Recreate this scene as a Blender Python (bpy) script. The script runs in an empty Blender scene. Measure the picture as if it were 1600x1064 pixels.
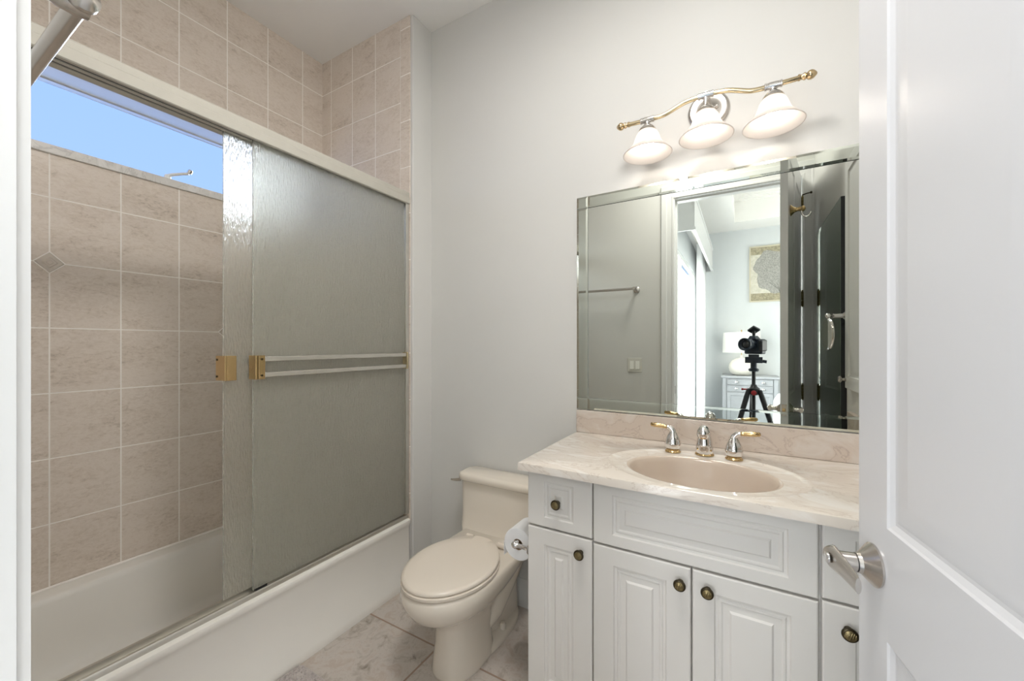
import bpy, bmesh, math, random
from mathutils import Matrix, Vector

random.seed(7)
C = bpy.context.scene.collection
SC = bpy.context.scene
pi = math.pi
TH = math.atan(361.0 / 620.0)          # camera heading, left of the mirror wall's normal


def lin(r, g, b):
    f = lambda c: (c / 12.92 if c <= .04045 else ((c + .055) / 1.055) ** 2.4)
    return (f(r / 255), f(g / 255), f(b / 255), 1.0)


# ------------------------------------------------------------------ camera
cd = bpy.data.cameras.new('view_camera')
cam = bpy.data.objects.new('view_camera', cd)
C.objects.link(cam)
cam.location = (0, 0, 1.293)
cam.rotation_euler = (pi / 2, 0, TH)
cd.sensor_width = 36.0
cd.lens = 620.0 / 1600.0 * 36.0
cd.shift_y = 6.0 / 1600.0
cd.clip_start = 0.008
cd.clip_end = 60
SC.camera = cam

# ------------------------------------------------------------------ world, lights, exposure
w = bpy.data.worlds.new('sky')
SC.world = w
w.use_nodes = True
nt = w.node_tree
bg = nt.nodes['Background']
tc = nt.nodes.new('ShaderNodeTexCoord')
sx = nt.nodes.new('ShaderNodeSeparateXYZ')
cr = nt.nodes.new('ShaderNodeValToRGB')
cr.color_ramp.elements[0].position = 0.0
cr.color_ramp.elements[0].color = (.43, .62, 1.20, 1)
cr.color_ramp.elements[1].position = 0.75
cr.color_ramp.elements[1].color = (.32, .52, 1.1, 1)
nt.links.new(tc.outputs['Generated'], sx.inputs[0])
nt.links.new(sx.outputs['Z'], cr.inputs[0])
# added bright patch of sky, out of direct view, to make the glass glow
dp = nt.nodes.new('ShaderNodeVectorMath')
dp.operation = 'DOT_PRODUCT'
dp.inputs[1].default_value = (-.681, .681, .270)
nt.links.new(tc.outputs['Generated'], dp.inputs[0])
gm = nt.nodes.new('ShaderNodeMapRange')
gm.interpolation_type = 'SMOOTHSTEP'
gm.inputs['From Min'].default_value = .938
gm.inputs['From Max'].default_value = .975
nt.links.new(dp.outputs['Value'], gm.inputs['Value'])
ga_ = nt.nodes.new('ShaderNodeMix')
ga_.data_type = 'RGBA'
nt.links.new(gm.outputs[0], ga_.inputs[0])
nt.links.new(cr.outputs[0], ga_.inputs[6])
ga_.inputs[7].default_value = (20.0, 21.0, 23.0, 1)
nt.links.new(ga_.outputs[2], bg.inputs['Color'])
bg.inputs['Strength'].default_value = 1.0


def area(name, loc, rot, sx_, sy_, power, col, shape='RECTANGLE'):
    l = bpy.data.lights.new(name, 'AREA')
    l.shape = shape
    l.size = sx_
    l.size_y = sy_
    l.energy = power
    l.color = col
    o = bpy.data.objects.new(name, l)
    o.location = loc
    o.rotation_euler = rot
    C.objects.link(o)
    return o


# daylight pouring through the bedroom's sliding door, plus two added fill lights out of view
area('bedroom_daylight', (-.70, -2.1, 1.2), (0, -pi / 2, 0), 2.2, 2.2, 115, (1.0, .985, .965))
area('added_ceiling_fill', (-.30, .60, 2.985), (0, 0, 0), .46, .46, 19.5, (1.0, .975, .945), 'DISK')  # added to brighten the whole bathroom from above
area('added_side_fill', (2.985, -1.50, 1.35), (0, pi / 2, 0), 1.9, 2.0, 66, (1.0, .99, .975))  # added to brighten the tub side through the doorway
BULB = 20.0
SC.view_settings.view_transform = 'Standard'
SC.view_settings.look = 'None'
SC.view_settings.gamma = 1.0
SC.view_settings.use_curve_mapping = False
SC.view_settings.exposure = 0.23
SC.cycles.use_denoising = True
SC.cycles.max_bounces = 14
SC.cycles.diffuse_bounces = 6
SC.cycles.glossy_bounces = 8
SC.cycles.transmission_bounces = 10
SC.cycles.sample_clamp_indirect = 24.0


# ------------------------------------------------------------------ mesh builder
class MB:
    def __init__(s):
        s.v = []
        s.f = []

    def add(s, vs, fs, m=None):
        n = len(s.v)
        for p in vs:
            p = Vector(p)
            s.v.append(tuple(m @ p) if m else tuple(p))
        for f in fs:
            s.f.append([i + n for i in f])
        return s

    def box(s, x0, x1, y0, y1, z0, z1, m=None):
        vs = [(x, y, z) for x in (x0, x1) for y in (y0, y1) for z in (z0, z1)]
        return s.add(vs, [(0, 1, 3, 2), (4, 6, 7, 5), (0, 4, 5, 1), (2, 3, 7, 6), (0, 2, 6, 4), (1, 5, 7, 3)], m)

    def loft(s, rings, cap0=True, cap1=True, m=None, closed=True):
        k = len(rings[0])
        vs = [p for r in rings for p in r]
        fs = []
        for i in range(len(rings) - 1):
            for j in range(k if closed else k - 1):
                a, b = i * k + j, i * k + (j + 1) % k
                fs.append((a, b, b + k, a + k))
        if cap0:
            fs.append(tuple(range(k))[::-1])
        if cap1:
            o = (len(rings) - 1) * k
            fs.append(tuple(range(o, o + k)))
        return s.add(vs, fs, m)

    def lathe(s, prof, org=(0, 0, 0), axis=(0, 0, 1), seg=32, cap0=True, cap1=True, m=None):
        ax = Vector(axis).normalized()
        q = Vector((0, 0, 1)).rotation_difference(ax)
        o = Vector(org)
        rings = []
        for r, h in prof:
            rings.append([tuple(o + q @ Vector((r * math.cos(2 * pi * i / seg), r * math.sin(2 * pi * i / seg), h))) for i in range(seg)])
        return s.loft(rings, cap0, cap1, m)

    def ball(s, c, r, seg=20, sc=(1, 1, 1), m=None):
        n = seg // 2
        rings = []
        for i in range(n + 1):
            a = -pi / 2 + pi * i / n
            rr = max(r * math.cos(a), r * .002)
            rings.append([(c[0] + sc[0] * rr * math.cos(2 * pi * j / seg), c[1] + sc[1] * rr * math.sin(2 * pi * j / seg), c[2] + sc[2] * r * math.sin(a)) for j in range(seg)])
        return s.loft(rings, True, True, m)

    def tube(s, path, r, seg=14, m=None, sq=None):
        P = [Vector(p) for p in path]
        rs = r if isinstance(r, (list, tuple)) else [r] * len(P)
        T = []
        for i in range(len(P)):
            a = P[max(i - 1, 0)]
            b = P[min(i + 1, len(P) - 1)]
            T.append((b - a).normalized())
        up = Vector((0, 0, 1)) if abs(T[0].z) < .9 else Vector((1, 0, 0))
        n = (up - T[0] * up.dot(T[0])).normalized()
        rings = []
        for i in range(len(P)):
            n = (n - T[i] * n.dot(T[i])).normalized()
            b = T[i].cross(n)
            ring = []
            for j in range(seg):
                a = 2 * pi * j / seg
                ca, sa = math.cos(a), math.sin(a)
                kx, ky = (sq if sq else (1, 1))
                ring.append(tuple(P[i] + (n * ca * ky + b * sa * kx) * rs[i]))
            rings.append(ring)
        return s.loft(rings, True, True, m)

    def panel(s, x0, x1, z0, z1, yf, yb, ix, iz, prof, m=None, ease=.004):
        def L(a, b, y):
            return [(x0 + a, y, z0 + b), (x1 - a, y, z0 + b), (x1 - a, y, z1 - b), (x0 + a, y, z1 - b)]
        rings = [L(0, 0, yb), L(0, 0, yf + ease), L(ease * .35, ease * .35, yf + ease * .3), L(ease, ease, yf), L(ix, iz, yf)]
        for t, d in prof:
            rings.append(L(ix + t, iz + t, yf + d))
        return s.loft(rings, True, True, m)

    def build(s, name, material, parent=None, smooth=40, bevel=0, seg=2, sub=0, local=False, merge=True):
        me = bpy.data.meshes.new(name)
        me.from_pydata(s.v, [], s.f)
        if merge:
            bm = bmesh.new()
            bm.from_mesh(me)
            bmesh.ops.remove_doubles(bm, verts=bm.verts, dist=1e-6)
            bmesh.ops.recalc_face_normals(bm, faces=bm.faces)
            bm.to_mesh(me)
            bm.free()
        me.materials.append(material)
        for p in me.polygons:
            p.use_smooth = True
        me.set_sharp_from_angle(angle=math.radians(smooth))
        o = bpy.data.objects.new(name, me)
        C.objects.link(o)
        if bevel:
            b = o.modifiers.new('bevel', 'BEVEL')
            b.width = bevel
            b.segments = seg
            b.limit_method = 'ANGLE'
            b.angle_limit = math.radians(35)
            b.harden_normals = True
        if sub:
            u = o.modifiers.new('subdivision', 'SUBSURF')
            u.levels = sub
            u.render_levels = sub
        if parent:
            put(o, parent, local)
        return o


def wm(o):
    m = Matrix.LocRotScale(o.location, o.rotation_euler, o.scale)
    return wm(o.parent) @ o.matrix_parent_inverse @ m if o.parent else m


def put(o, parent, local=False):
    o.parent = parent
    if not local:
        o.matrix_parent_inverse = wm(parent).inverted()
    return o


def tag(o, label, cat, group=None, kind=None):
    if label:
        o['label'] = label
    if cat:
        o['category'] = cat
    if group:
        o['group'] = group
    if kind:
        o['kind'] = kind
    return o


def thing(name, loc, label, cat, group=None, rz=0):
    e = bpy.data.objects.new(name, None)
    e.empty_display_size = .05
    e.location = loc
    e.rotation_euler = (0, 0, rz)
    C.objects.link(e)
    return tag(e, label, cat, group)


def struct(o):
    o['kind'] = 'structure'
    return o


def sempty(name, loc, rz=0):
    e = bpy.data.objects.new(name, None)
    e.empty_display_size = .05
    e.location = loc
    e.rotation_euler = (0, 0, rz)
    C.objects.link(e)
    return struct(e)


def B(*a):
    return MB().box(*a)


# ------------------------------------------------------------------ materials
def new_mat(name):
    m = bpy.data.materials.new(name)
    m.use_nodes = True
    n = m.node_tree
    return m, n, n.nodes['Principled BSDF']


def mat(name, col, rough=.5, metal=0.0, var=.03, vscale=6.0, bump=0.0, bscale=200.0, spec=.5, coat=0.0, **kw):
    m, n, b = new_mat(name)
    b.inputs['Roughness'].default_value = rough
    b.inputs['Metallic'].default_value = metal
    b.inputs['Specular IOR Level'].default_value = spec
    b.inputs['Coat Weight'].default_value = coat
    b.inputs['Coat Roughness'].default_value = .06
    for k, v in kw.items():
        b.inputs[k.replace('_', ' ')].default_value = v
    t = n.nodes.new('ShaderNodeTexCoord')
    z = n.nodes.new('ShaderNodeTexNoise')
    z.inputs['Scale'].default_value = vscale
    z.inputs['Detail'].default_value = 4
    r = n.nodes.new('ShaderNodeValToRGB')
    r.color_ramp.elements[0].position = .3
    r.color_ramp.elements[1].position = .7
    r.color_ramp.elements[0].color = tuple(c * (1 - var) for c in col[:3]) + (1,)
    r.color_ramp.elements[1].color = tuple(min(1, c * (1 + var)) for c in col[:3]) + (1,)
    n.links.new(t.outputs['Object'], z.inputs['Vector'])
    n.links.new(z.outputs['Fac'], r.inputs[0])
    n.links.new(r.outputs[0], b.inputs['Base Color'])
    if bump:
        z2 = n.nodes.new('ShaderNodeTexNoise')
        z2.inputs['Scale'].default_value = bscale
        n.links.new(t.outputs['Object'], z2.inputs['Vector'])
        bu = n.nodes.new('ShaderNodeBump')
        bu.inputs['Strength'].default_value = bump
        bu.inputs['Distance'].default_value = .002
        n.links.new(z2.outputs['Fac'], bu.inputs['Height'])
        n.links.new(bu.outputs[0], b.inputs['Normal'])
    return m


def mth(n, op, a, b=None):
    k = n.nodes.new('ShaderNodeMath')
    k.operation = op
    for i, v in enumerate((a, b)):
        if v is None:
            continue
        if isinstance(v, (int, float)):
            k.inputs[i].default_value = v
        else:
            n.links.new(v, k.inputs[i])
    return k.outputs[0]


def tile_mat(name, axes, offs, sizes, grout_w, cols, groutcol, rough=.22, nscale=5.0, fine=60.0, stretch=(1, 1, 1), bump=.35, edge=None):
    m, n, b = new_mat(name)
    t = n.nodes.new('ShaderNodeTexCoord')
    sp = n.nodes.new('ShaderNodeSeparateXYZ')
    n.links.new(t.outputs['Object'], sp.inputs[0])
    masks, cells = [], []
    for ax, of, sz in zip(axes, offs, sizes):
        u = mth(n, 'DIVIDE', mth(n, 'SUBTRACT', sp.outputs['XYZ'.index(ax)], of), sz)
        cells.append(mth(n, 'FLOOR', u))
        d = mth(n, 'ABSOLUTE', mth(n, 'SUBTRACT', mth(n, 'FRACT', u), .5))
        e = mth(n, 'MULTIPLY', mth(n, 'SUBTRACT', .5, d), sz)           # distance to the joint in metres
        mr = n.nodes.new('ShaderNodeMapRange')
        mr.inputs['From Min'].default_value = grout_w * .35
        mr.inputs['From Max'].default_value = grout_w * .65
        mr.inputs['To Min'].default_value = 1.0
        mr.inputs['To Max'].default_value = 0.0
        n.links.new(e, mr.inputs['Value'])
        masks.append(mr.outputs[0])
    mask = mth(n, 'MAXIMUM', masks[0], masks[1])
    mp = n.nodes.new('ShaderNodeMapping')
    mp.inputs['Scale'].default_value = stretch
    # every tile is cut from a different part of the pattern
    cmb = n.nodes.new('ShaderNodeCombineXYZ')
    n.links.new(mth(n, 'MULTIPLY', cells[0], 3.71), cmb.inputs[0])
    n.links.new(mth(n, 'MULTIPLY', cells[1], 5.13), cmb.inputs[1])
    va = n.nodes.new('ShaderNodeVectorMath')
    n.links.new(t.outputs['Object'], va.inputs[0])
    n.links.new(cmb.outputs[0], va.inputs[1])
    n.links.new(va.outputs[0], mp.inputs['Vector'])
    z1 = n.nodes.new('ShaderNodeTexNoise')
    z1.inputs['Scale'].default_value = nscale
    z1.inputs['Detail'].default_value = 5
    z1.inputs['Roughness'].default_value = .65
    z1.inputs['Distortion'].default_value = .6
    z2 = n.nodes.new('ShaderNodeTexNoise')
    z2.inputs['Scale'].default_value = fine
    z2.inputs['Detail'].default_value = 6
    z2.inputs['Roughness'].default_value = .7
    z2.inputs['Distortion'].default_value = .8
    n.links.new(mp.outputs[0], z1.inputs['Vector'])
    n.links.new(mp.outputs[0], z2.inputs['Vector'])
    fac = mth(n, 'ADD', mth(n, 'MULTIPLY', z1.outputs['Fac'], .42), mth(n, 'MULTIPLY', z2.outputs['Fac'], .58))
    r = n.nodes.new('ShaderNodeValToRGB')
    els = r.color_ramp.elements
    els[0].position = .32
    els[0].color = cols[0]
    els[1].position = .68
    els[1].color = cols[-1]
    for i, c in enumerate(cols[1:-1]):
        e = els.new(.32 + .36 * (i + 1) / (len(cols) - 1))
        e.color = c
    n.links.new(fac, r.inputs[0])
    mx = n.nodes.new('ShaderNodeMix')
    mx.data_type = 'RGBA'
    n.links.new(mask, mx.inputs[0])
    n.links.new(r.outputs[0], mx.inputs[6])
    mx.inputs[7].default_value = groutcol
    n.links.new(mx.outputs[2], b.inputs['Base Color'])
    n.links.new(mth(n, 'ADD', rough, mth(n, 'MULTIPLY', mask, .5)), b.inputs['Roughness'])
    bu = n.nodes.new('ShaderNodeBump')
    bu.inputs['Strength'].default_value = bump
    bu.inputs['Distance'].default_value = .0015
    n.links.new(mth(n, 'SUBTRACT', mth(n, 'MULTIPLY', z2.outputs['Fac'], .12), mask), bu.inputs['Height'])
    n.links.new(bu.outputs[0], b.inputs['Normal'])
    return m


def marble_mat(name, base, vein, white, rough=.12):
    m, n, b = new_mat(name)
    t = n.nodes.new('ShaderNodeTexCoord')
    mp = n.nodes.new('ShaderNodeMapping')
    mp.inputs['Rotation'].default_value = (0, 0, .5)
    mp.inputs['Scale'].default_value = (1.0, 2.2, 1.6)
    n.links.new(t.outputs['Object'], mp.inputs['Vector'])
    z = n.nodes.new('ShaderNodeTexNoise')
    z.inputs['Scale'].default_value = 4.5
    z.inputs['Detail'].default_value = 7
    z.inputs['Roughness'].default_value = .6
    z.inputs['Distortion'].default_value = 1.6
    n.links.new(mp.outputs[0], z.inputs['Vector'])
    r = n.nodes.new('ShaderNodeValToRGB')
    e = r.color_ramp.elements
    e[0].position = .30
    e[0].color = white
    e[1].position = .80
    e[1].color = base
    for p, c in ((.40, base), (.485, base), (.50, vein), (.515, base), (.62, white)):
        q = e.new(p)
        q.color = c
    n.links.new(z.outputs['Fac'], r.inputs[0])
    n.links.new(r.outputs[0], b.inputs['Base Color'])
    b.inputs['Roughness'].default_value = rough
    b.inputs['Specular IOR Level'].default_value = .5
    return m


def obscure_glass(name):
    m, n, b = new_mat(name)
    b.inputs['Base Color'].default_value = lin(252, 252, 247)
    b.inputs['Transmission Weight'].default_value = 1.0
    b.inputs['Roughness'].default_value = .42
    b.inputs['IOR'].default_value = 1.5
    t = n.nodes.new('ShaderNodeTexCoord')
    mp = n.nodes.new('ShaderNodeMapping')
    mp.inputs['Scale'].default_value = (1, 1, .22)
    n.links.new(t.outputs['Object'], mp.inputs['Vector'])
    z = n.nodes.new('ShaderNodeTexNoise')
    z.inputs['Scale'].default_value = 190
    z.inputs['Detail'].default_value = 3
    n.links.new(mp.outputs[0], z.inputs['Vector'])
    bu = n.nodes.new('ShaderNodeBump')
    bu.inputs['Strength'].default_value = 1.0
    bu.inputs['Distance'].default_value = .012
    n.links.new(z.outputs['Fac'], bu.inputs['Height'])
    n.links.new(bu.outputs[0], b.inputs['Normal'])
    tl = n.nodes.new('ShaderNodeBsdfTranslucent')       # the frosted share of the cast surface
    tl.inputs[0].default_value = lin(242, 241, 232)
    df = n.nodes.new('ShaderNodeBsdfDiffuse')
    df.inputs[0].default_value = lin(236, 234, 222)
    n.links.new(bu.outputs[0], tl.inputs['Normal'])
    n.links.new(bu.outputs[0], df.inputs['Normal'])
    m1 = n.nodes.new('ShaderNodeMixShader')
    m1.inputs[0].default_value = .42
    n.links.new(tl.outputs[0], m1.inputs[1])
    n.links.new(df.outputs[0], m1.inputs[2])
    m2 = n.nodes.new('ShaderNodeMixShader')
    m2.inputs[0].default_value = .27
    n.links.new(b.outputs[0], m2.inputs[1])
    n.links.new(m1.outputs[0], m2.inputs[2])
    n.links.new(m2.outputs[0], n.nodes['Material Output'].inputs[0])
    return m


def clear_glass(name, tint=(1, 1, 1, 1)):
    m, n, b = new_mat(name)
    n.nodes.remove(b)
    tr = n.nodes.new('ShaderNodeBsdfTransparent')
    tr.inputs[0].default_value = tint
    n.links.new(tr.outputs[0], n.nodes['Material Output'].inputs[0])
    return m


def emit(name, col, s):
    m, n, b = new_mat(name)
    b.inputs['Base Color'].default_value = col
    b.inputs['Emission Color'].default_value = col
    b.inputs['Emission Strength'].default_value = s
    return m


def shade_mat(name, col, trans=.55):
    m, n, b = new_mat(name)
    n.nodes.remove(b)
    d = n.nodes.new('ShaderNodeBsdfDiffuse')
    d.inputs[0].default_value = col
    t = n.nodes.new('ShaderNodeBsdfTranslucent')
    t.inputs[0].default_value = col
    g = n.nodes.new('ShaderNodeBsdfGlossy')
    g.inputs['Roughness'].default_value = .25
    z = n.nodes.new('ShaderNodeTexNoise')
    z.inputs['Scale'].default_value = 30
    mr = n.nodes.new('ShaderNodeMapRange')
    mr.inputs['To Min'].default_value = trans - .12
    mr.inputs['To Max'].default_value = trans + .12
    n.links.new(z.outputs['Fac'], mr.inputs['Value'])
    m1 = n.nodes.new('ShaderNodeMixShader')
    n.links.new(mr.outputs[0], m1.inputs[0])
    n.links.new(d.outputs[0], m1.inputs[1])
    n.links.new(t.outputs[0], m1.inputs[2])
    m2 = n.nodes.new('ShaderNodeMixShader')
    m2.inputs[0].default_value = .05
    n.links.new(m1.outputs[0], m2.inputs[1])
    n.links.new(g.outputs[0], m2.inputs[2])
    n.links.new(m2.outputs[0], n.nodes['Material Output'].inputs[0])
    return m


M = {}
M['wall'] = mat('wall_paint', lin(213, 212, 208), .6, var=.012, vscale=3, bump=.05, bscale=160)
M['ceil'] = mat('ceiling_paint', lin(238, 236, 232), .75, var=.012, vscale=3, bump=.05, bscale=160)
M['trim'] = mat('white_trim_paint', lin(222, 222, 220), .3, var=.01)
M['doorp'] = mat('white_door_paint', lin(217, 217, 219), .28, var=.01, vscale=2)
M['bedwall'] = mat('bedroom_paint', lin(212, 215, 216), .7, var=.01)
TILEC = [lin(182, 168, 154), lin(216, 203, 189), lin(227, 216, 204), lin(215, 200, 186)]
GROUT = lin(250, 245, 238)
M['tile_long'] = tile_mat('beige_wall_tile', 'YZ', (.4258, .345), (.2041, .2528), .0042, TILEC, GROUT, .25, 5.0, 48, (1, 1.0, 2.2))
M['tile_end'] = tile_mat('beige_end_wall_tile', 'XZ', (-2.229, .345), (.2003, .2528), .0042, TILEC, GROUT, .25, 5.0, 48, (1.0, 1, 2.2))
M['tile_trim'] = tile_mat('beige_bullnose_tile', 'XZ', (-2.229, .235), (.9, .2528), .0042, TILEC, GROUT, .25, 5.0, 48, (1.0, 1, 2.2))
M['accent'] = mat('beige_accent_tile', lin(206, 196, 184), .25, var=.06, vscale=40)
M['grout'] = mat('pale_grout', GROUT, .8, var=.03, vscale=60)
M['floor'] = tile_mat('mottled_floor_tile', 'XY', (-1.125, 1.303), (.44, .44), .008,
                      [lin(104, 94, 83), lin(172, 162, 151), lin(198, 190, 182), lin(186, 172, 160), lin(206, 200, 194)], lin(160, 138, 122), .3, 4.5, 16, bump=.4)
M['tub'] = mat('white_tub_enamel', lin(235, 232, 225), .12, var=.008, coat=.3)
M['almond'] = mat('almond_vitreous_china', lin(228, 219, 205), .12, var=.012, vscale=3, coat=.4)
M['almond_seat'] = mat('almond_seat_plastic', lin(229, 219, 205), .22, var=.012, vscale=3)
M['cab'] = mat('white_thermofoil', lin(226, 223, 218), .35, var=.008)
M['cabin'] = mat('cabinet_interior', lin(150, 148, 140), .7)
M['marble'] = marble_mat('cream_cultured_marble', lin(225, 216, 205), lin(208, 196, 184), lin(234, 229, 222))
M['splash'] = marble_mat('beige_cultured_marble', lin(205, 191, 178), lin(186, 170, 158), lin(212, 202, 192), .16)
M['basin'] = mat('beige_basin_gelcoat', lin(200, 184, 168), .16, var=.02, vscale=9)
M['chrome'] = mat('chrome', lin(226, 224, 222), .07, 1.0, var=.01)
M['nickel'] = mat('satin_nickel', lin(204, 199, 193), .27, 1.0, var=.03, vscale=40)
M['alu'] = mat('brushed_silver_aluminium', lin(214, 211, 203), .42, 1.0, var=.02, vscale=30)
M['header'] = mat('silver_anodised_header', lin(190, 186, 175), .65, .1, var=.02, vscale=30)
M['slot_shade'] = mat('dark_slot_shade', lin(40, 40, 42), .6)
M['brass'] = mat('polished_brass', lin(208, 180, 132), .2, 1.0, var=.04)
M['goldtone'] = mat('soft_gold_plating', lin(206, 184, 146), .2, 1.0, var=.03)
M['palebrass'] = mat('pale_brass', lin(214, 198, 164), .14, 1.0, var=.03)
M['antique'] = mat('antique_bronze', lin(66, 58, 42), .35, .8, var=.2, vscale=90)
M['antique_face'] = mat('antique_brass_face', lin(132, 118, 84), .35, .85, var=.25, vscale=120)
M['hinge'] = mat('aged_brass_hinge', lin(120, 108, 66), .35, .9, var=.1, vscale=60)
M['black'] = mat('black_plastic', lin(28, 30, 34), .4, var=.1)
M['camblk'] = mat('blue_black_camera_shell', lin(34, 44, 56), .38, var=.15, vscale=60)
M['red'] = mat('red_knob', lin(150, 30, 38), .4)
M['paper'] = mat('white_tissue_paper', lin(240, 240, 240), .95, var=.02, vscale=30, bump=.3, bscale=400)
M['core'] = mat('cardboard_core', lin(165, 140, 112), .9)
M['mat'] = mat('grey_bath_mat_pile', lin(196, 188, 184), .95, var=.15, vscale=140, bump=1.0, bscale=420)
M['plate'] = mat('pale_switch_plate', lin(214, 212, 203), .4)
M['switch'] = mat('white_switch_plastic', lin(238, 237, 230), .35)
M['mirror'] = mat('mirror_silvering', lin(216, 219, 212), .0, 1.0, var=.003)
M['mirror_edge'] = mat('mirror_bevel', lin(208, 213, 204), .015, 1.0, var=.003)
M['glass_edge'] = mat('dark_glass_edge', lin(44, 52, 42), .25)
M['mirror_green'] = mat('green_tinted_mirror', lin(208, 222, 206), .0, 1.0, var=.003)
M['glass_rain'] = obscure_glass('rain_obscure_glass')
M['glass_plain'] = mat('polished_glass', lin(250, 252, 247), .0, var=.002, Transmission_Weight=1.0, IOR=1.5)
M['glass'] = clear_glass('window_glass', (.97, .985, .98, 1))
M['vinyl'] = mat('white_vinyl_frame', lin(232, 233, 230), .35)
M['sill'] = marble_mat('pale_sill_marble', lin(222, 220, 216), lin(198, 196, 194), lin(234, 232, 230), .2)
M['shade'] = shade_mat('white_alabaster_glass', (.81, .77, .74, 1), .6)
M['bulb'] = emit('glowing_bulb', (1.0, .93, .84, 1), BULB)
M['dome'] = mat('frosted_lamp_glass', lin(240, 238, 232), .4)
M['linen'] = shade_mat('white_lamp_linen', (.9, .9, .88, 1), .5)
M['lampbase'] = mat('white_ceramic_lamp', lin(226, 222, 212), .5, var=.06, vscale=40)
M['grey_wood'] = mat('grey_painted_wood', lin(164, 166, 169), .45, var=.05, vscale=12)
M['grey_dark'] = mat('dark_grey_wood', lin(112, 116, 124), .5, var=.05, vscale=12)
M['curtain'] = shade_mat('white_curtain_cloth', (.92, .92, .92, 1), .5)
M['bedlinen'] = mat('white_bed_linen', lin(236, 237, 238), .9, var=.03)
M['carpet'] = mat('slate_bedroom_floor', lin(132, 140, 148), .9, var=.08, vscale=60)
M['canvas'] = mat('sepia_print_paper', lin(206, 201, 186), .8, var=.14, vscale=22)
M['canvas_band'] = mat('sepia_print_mottle', lin(158, 150, 126), .8, var=.3, vscale=40)
M['fan'] = mat('grey_print_ink', lin(160, 158, 152), .85, var=.35, vscale=70)
M['frame'] = mat('pale_gilt_frame', lin(206, 198, 176), .45, .2)

# ------------------------------------------------------------------ dimensions
YB = 1.729           # mirror wall
YD = .068            # door wall, bathroom face
YDB = -.062          # door wall, bedroom face
XT = -2.317          # long tile wall
YE = 1.583           # alcove end wall
XW = -1.540          # wing wall face
XR = .420            # right wall
HC = 3.077           # ceiling
WY0, WY1, WZ0, WZ1 = .12, 1.54, 2.063, 2.376     # clerestory opening
XJL, XJR, HD = -.470, .352, 2.45                  # door opening
BY = -3.70           # bedroom far wall

# ------------------------------------------------------------------ room shell
struct(B(-2.46, XR + .1, YDB, YB + .1, -.08, 0).build('floor', M['floor']))
struct(B(-2.46, XR + .1, YDB, YB + .1, HC, HC + .08).build('ceiling', M['ceil']))
struct(B(XW, XR + .1, YB, YB + .1, 0, HC).build('wall_back', M['wall']))
wing = B(-2.46, XW, YE, YB + .1, 0, HC).build('wall_wing', M['wall'], bevel=.006)
struct(wing)
struct(B(XT, -1.629, YE - .005, YE, .34, HC).build('wall_alcove_end', M['tile_end']))
struct(B(-1.629, -1.557, YE - .0055, YE, .34, HC).build('trim_1', M['tile_trim'], bevel=.003))
struct(B(XR, XR + .1, YDB, YB, 0, HC).build('wall_right', M['wall']))
ml = MB()
ml.box(-2.46, XT, YDB, YE, 0, WZ0)
ml.box(-2.46, XT, YDB, YE, WZ1, HC)
ml.box(-2.46, XT, YDB, WY0, WZ0, WZ1)
ml.box(-2.46, XT, WY1, YE, WZ0, WZ1)
wl = struct(ml.build('wall_left', M['tile_long']))
for cy, cz in ((.4258, 1.6093), (1.0385, 1.3565)):         # diamond accents set at tile corners
    d = .044
    g = MB().loft([[(XT, cy - d, cz), (XT, cy, cz - d), (XT, cy + d, cz), (XT, cy, cz + d)],
                   [(XT + .002, cy - d, cz), (XT + .002, cy, cz - d), (XT + .002, cy + d, cz), (XT + .002, cy, cz + d)]], False)
    ga = g.build('accent_tile', M['grout'], wl)
    q = MB()
    for r0, r1, h0, h1 in ((.039, .036, .002, .0045), (.022, .019, .0045, .0065), (.011, .009, .0065, .008)):
        R = lambda r, h: [(XT + h, cy - r, cz), (XT + h, cy, cz - r), (XT + h, cy + r, cz), (XT + h, cy, cz + r)]
        q.loft([R(r0, h0), R(r1, h1)], False)
    q.build('accent_relief', M['accent'], ga)
struct(B(-2.46, XJL - .012, YDB, YD, 0, HC).build('wall_front_left', M['wall']))
struct(B(XJR + .012, XR, YDB, YD, 0, HC).build('wall_front_right', M['wall']))
struct(B(XJL - .012, XJR + .012, YDB, YD, HD + .012, HC).build('wall_front_over_door', M['wall']))
# tub alcove's own lining of that wall
struct(B(XT, -1.56, YD, YD + .005, .34, HC).build('wall_alcove_front', M['tile_end']))
# door lining with its stop, then the casings on the bathroom side
mj = MB()
mj.box(XJL - .012, XJL, YDB - .004, YD + .002, 0, HD + .012)
mj.box(XJR, XJR + .012, YDB - .004, YD + .002, 0, HD + .012)
mj.box(XJL, XJR, YDB - .004, YD + .002, HD, HD + .012)
mj.box(XJL, XJL + .011, -.03, .026, 0, HD)
mj.box(XJR - .011, XJR, -.03, .026, 0, HD)
mj.box(XJL + .011, XJR - .011, -.03, .026, HD - .011, HD)
jamb = struct(mj.build('trim_2', M['trim']))
MB().box(XJL - .0005, XJL + .0015, .032, .058, .90, .96).build('strike_plate', M['nickel'], jamb)


def casing(pts, y, n, sgn):
    """pts: inner/outer sweep of a moulded door casing, built as a mitred loft"""
    xi0, xi1, zt = pts
    prof = [(0, .010), (.012, .012), (.016, .009), (.050, .011), (.056, .016), (.078, .018), (.090, .020), (.094, .016), (.096, 0)]
    prof = [(0, 0)] + prof
    rings = []
    for (cx, cz, dx, dz) in ((xi0, 0, -1, 0), (xi0, zt, -1, 1), (xi1, zt, 1, 1), (xi1, 0, 1, 0)):
        rings.append([(cx + dx * w, y + sgn * h, cz + dz * w) for w, h in prof])
    return MB().loft(rings, True, True)


struct(casing((XJL - .006, XJR - .000 + .001, HD + .006), YD, 0, 1).build('trim_3', M['trim'], smooth=25))
struct(casing((XJL - .006, XJR + .006, HD + .006), YDB, 0, -1).build('trim_4', M['trim'], smooth=25))


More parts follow.
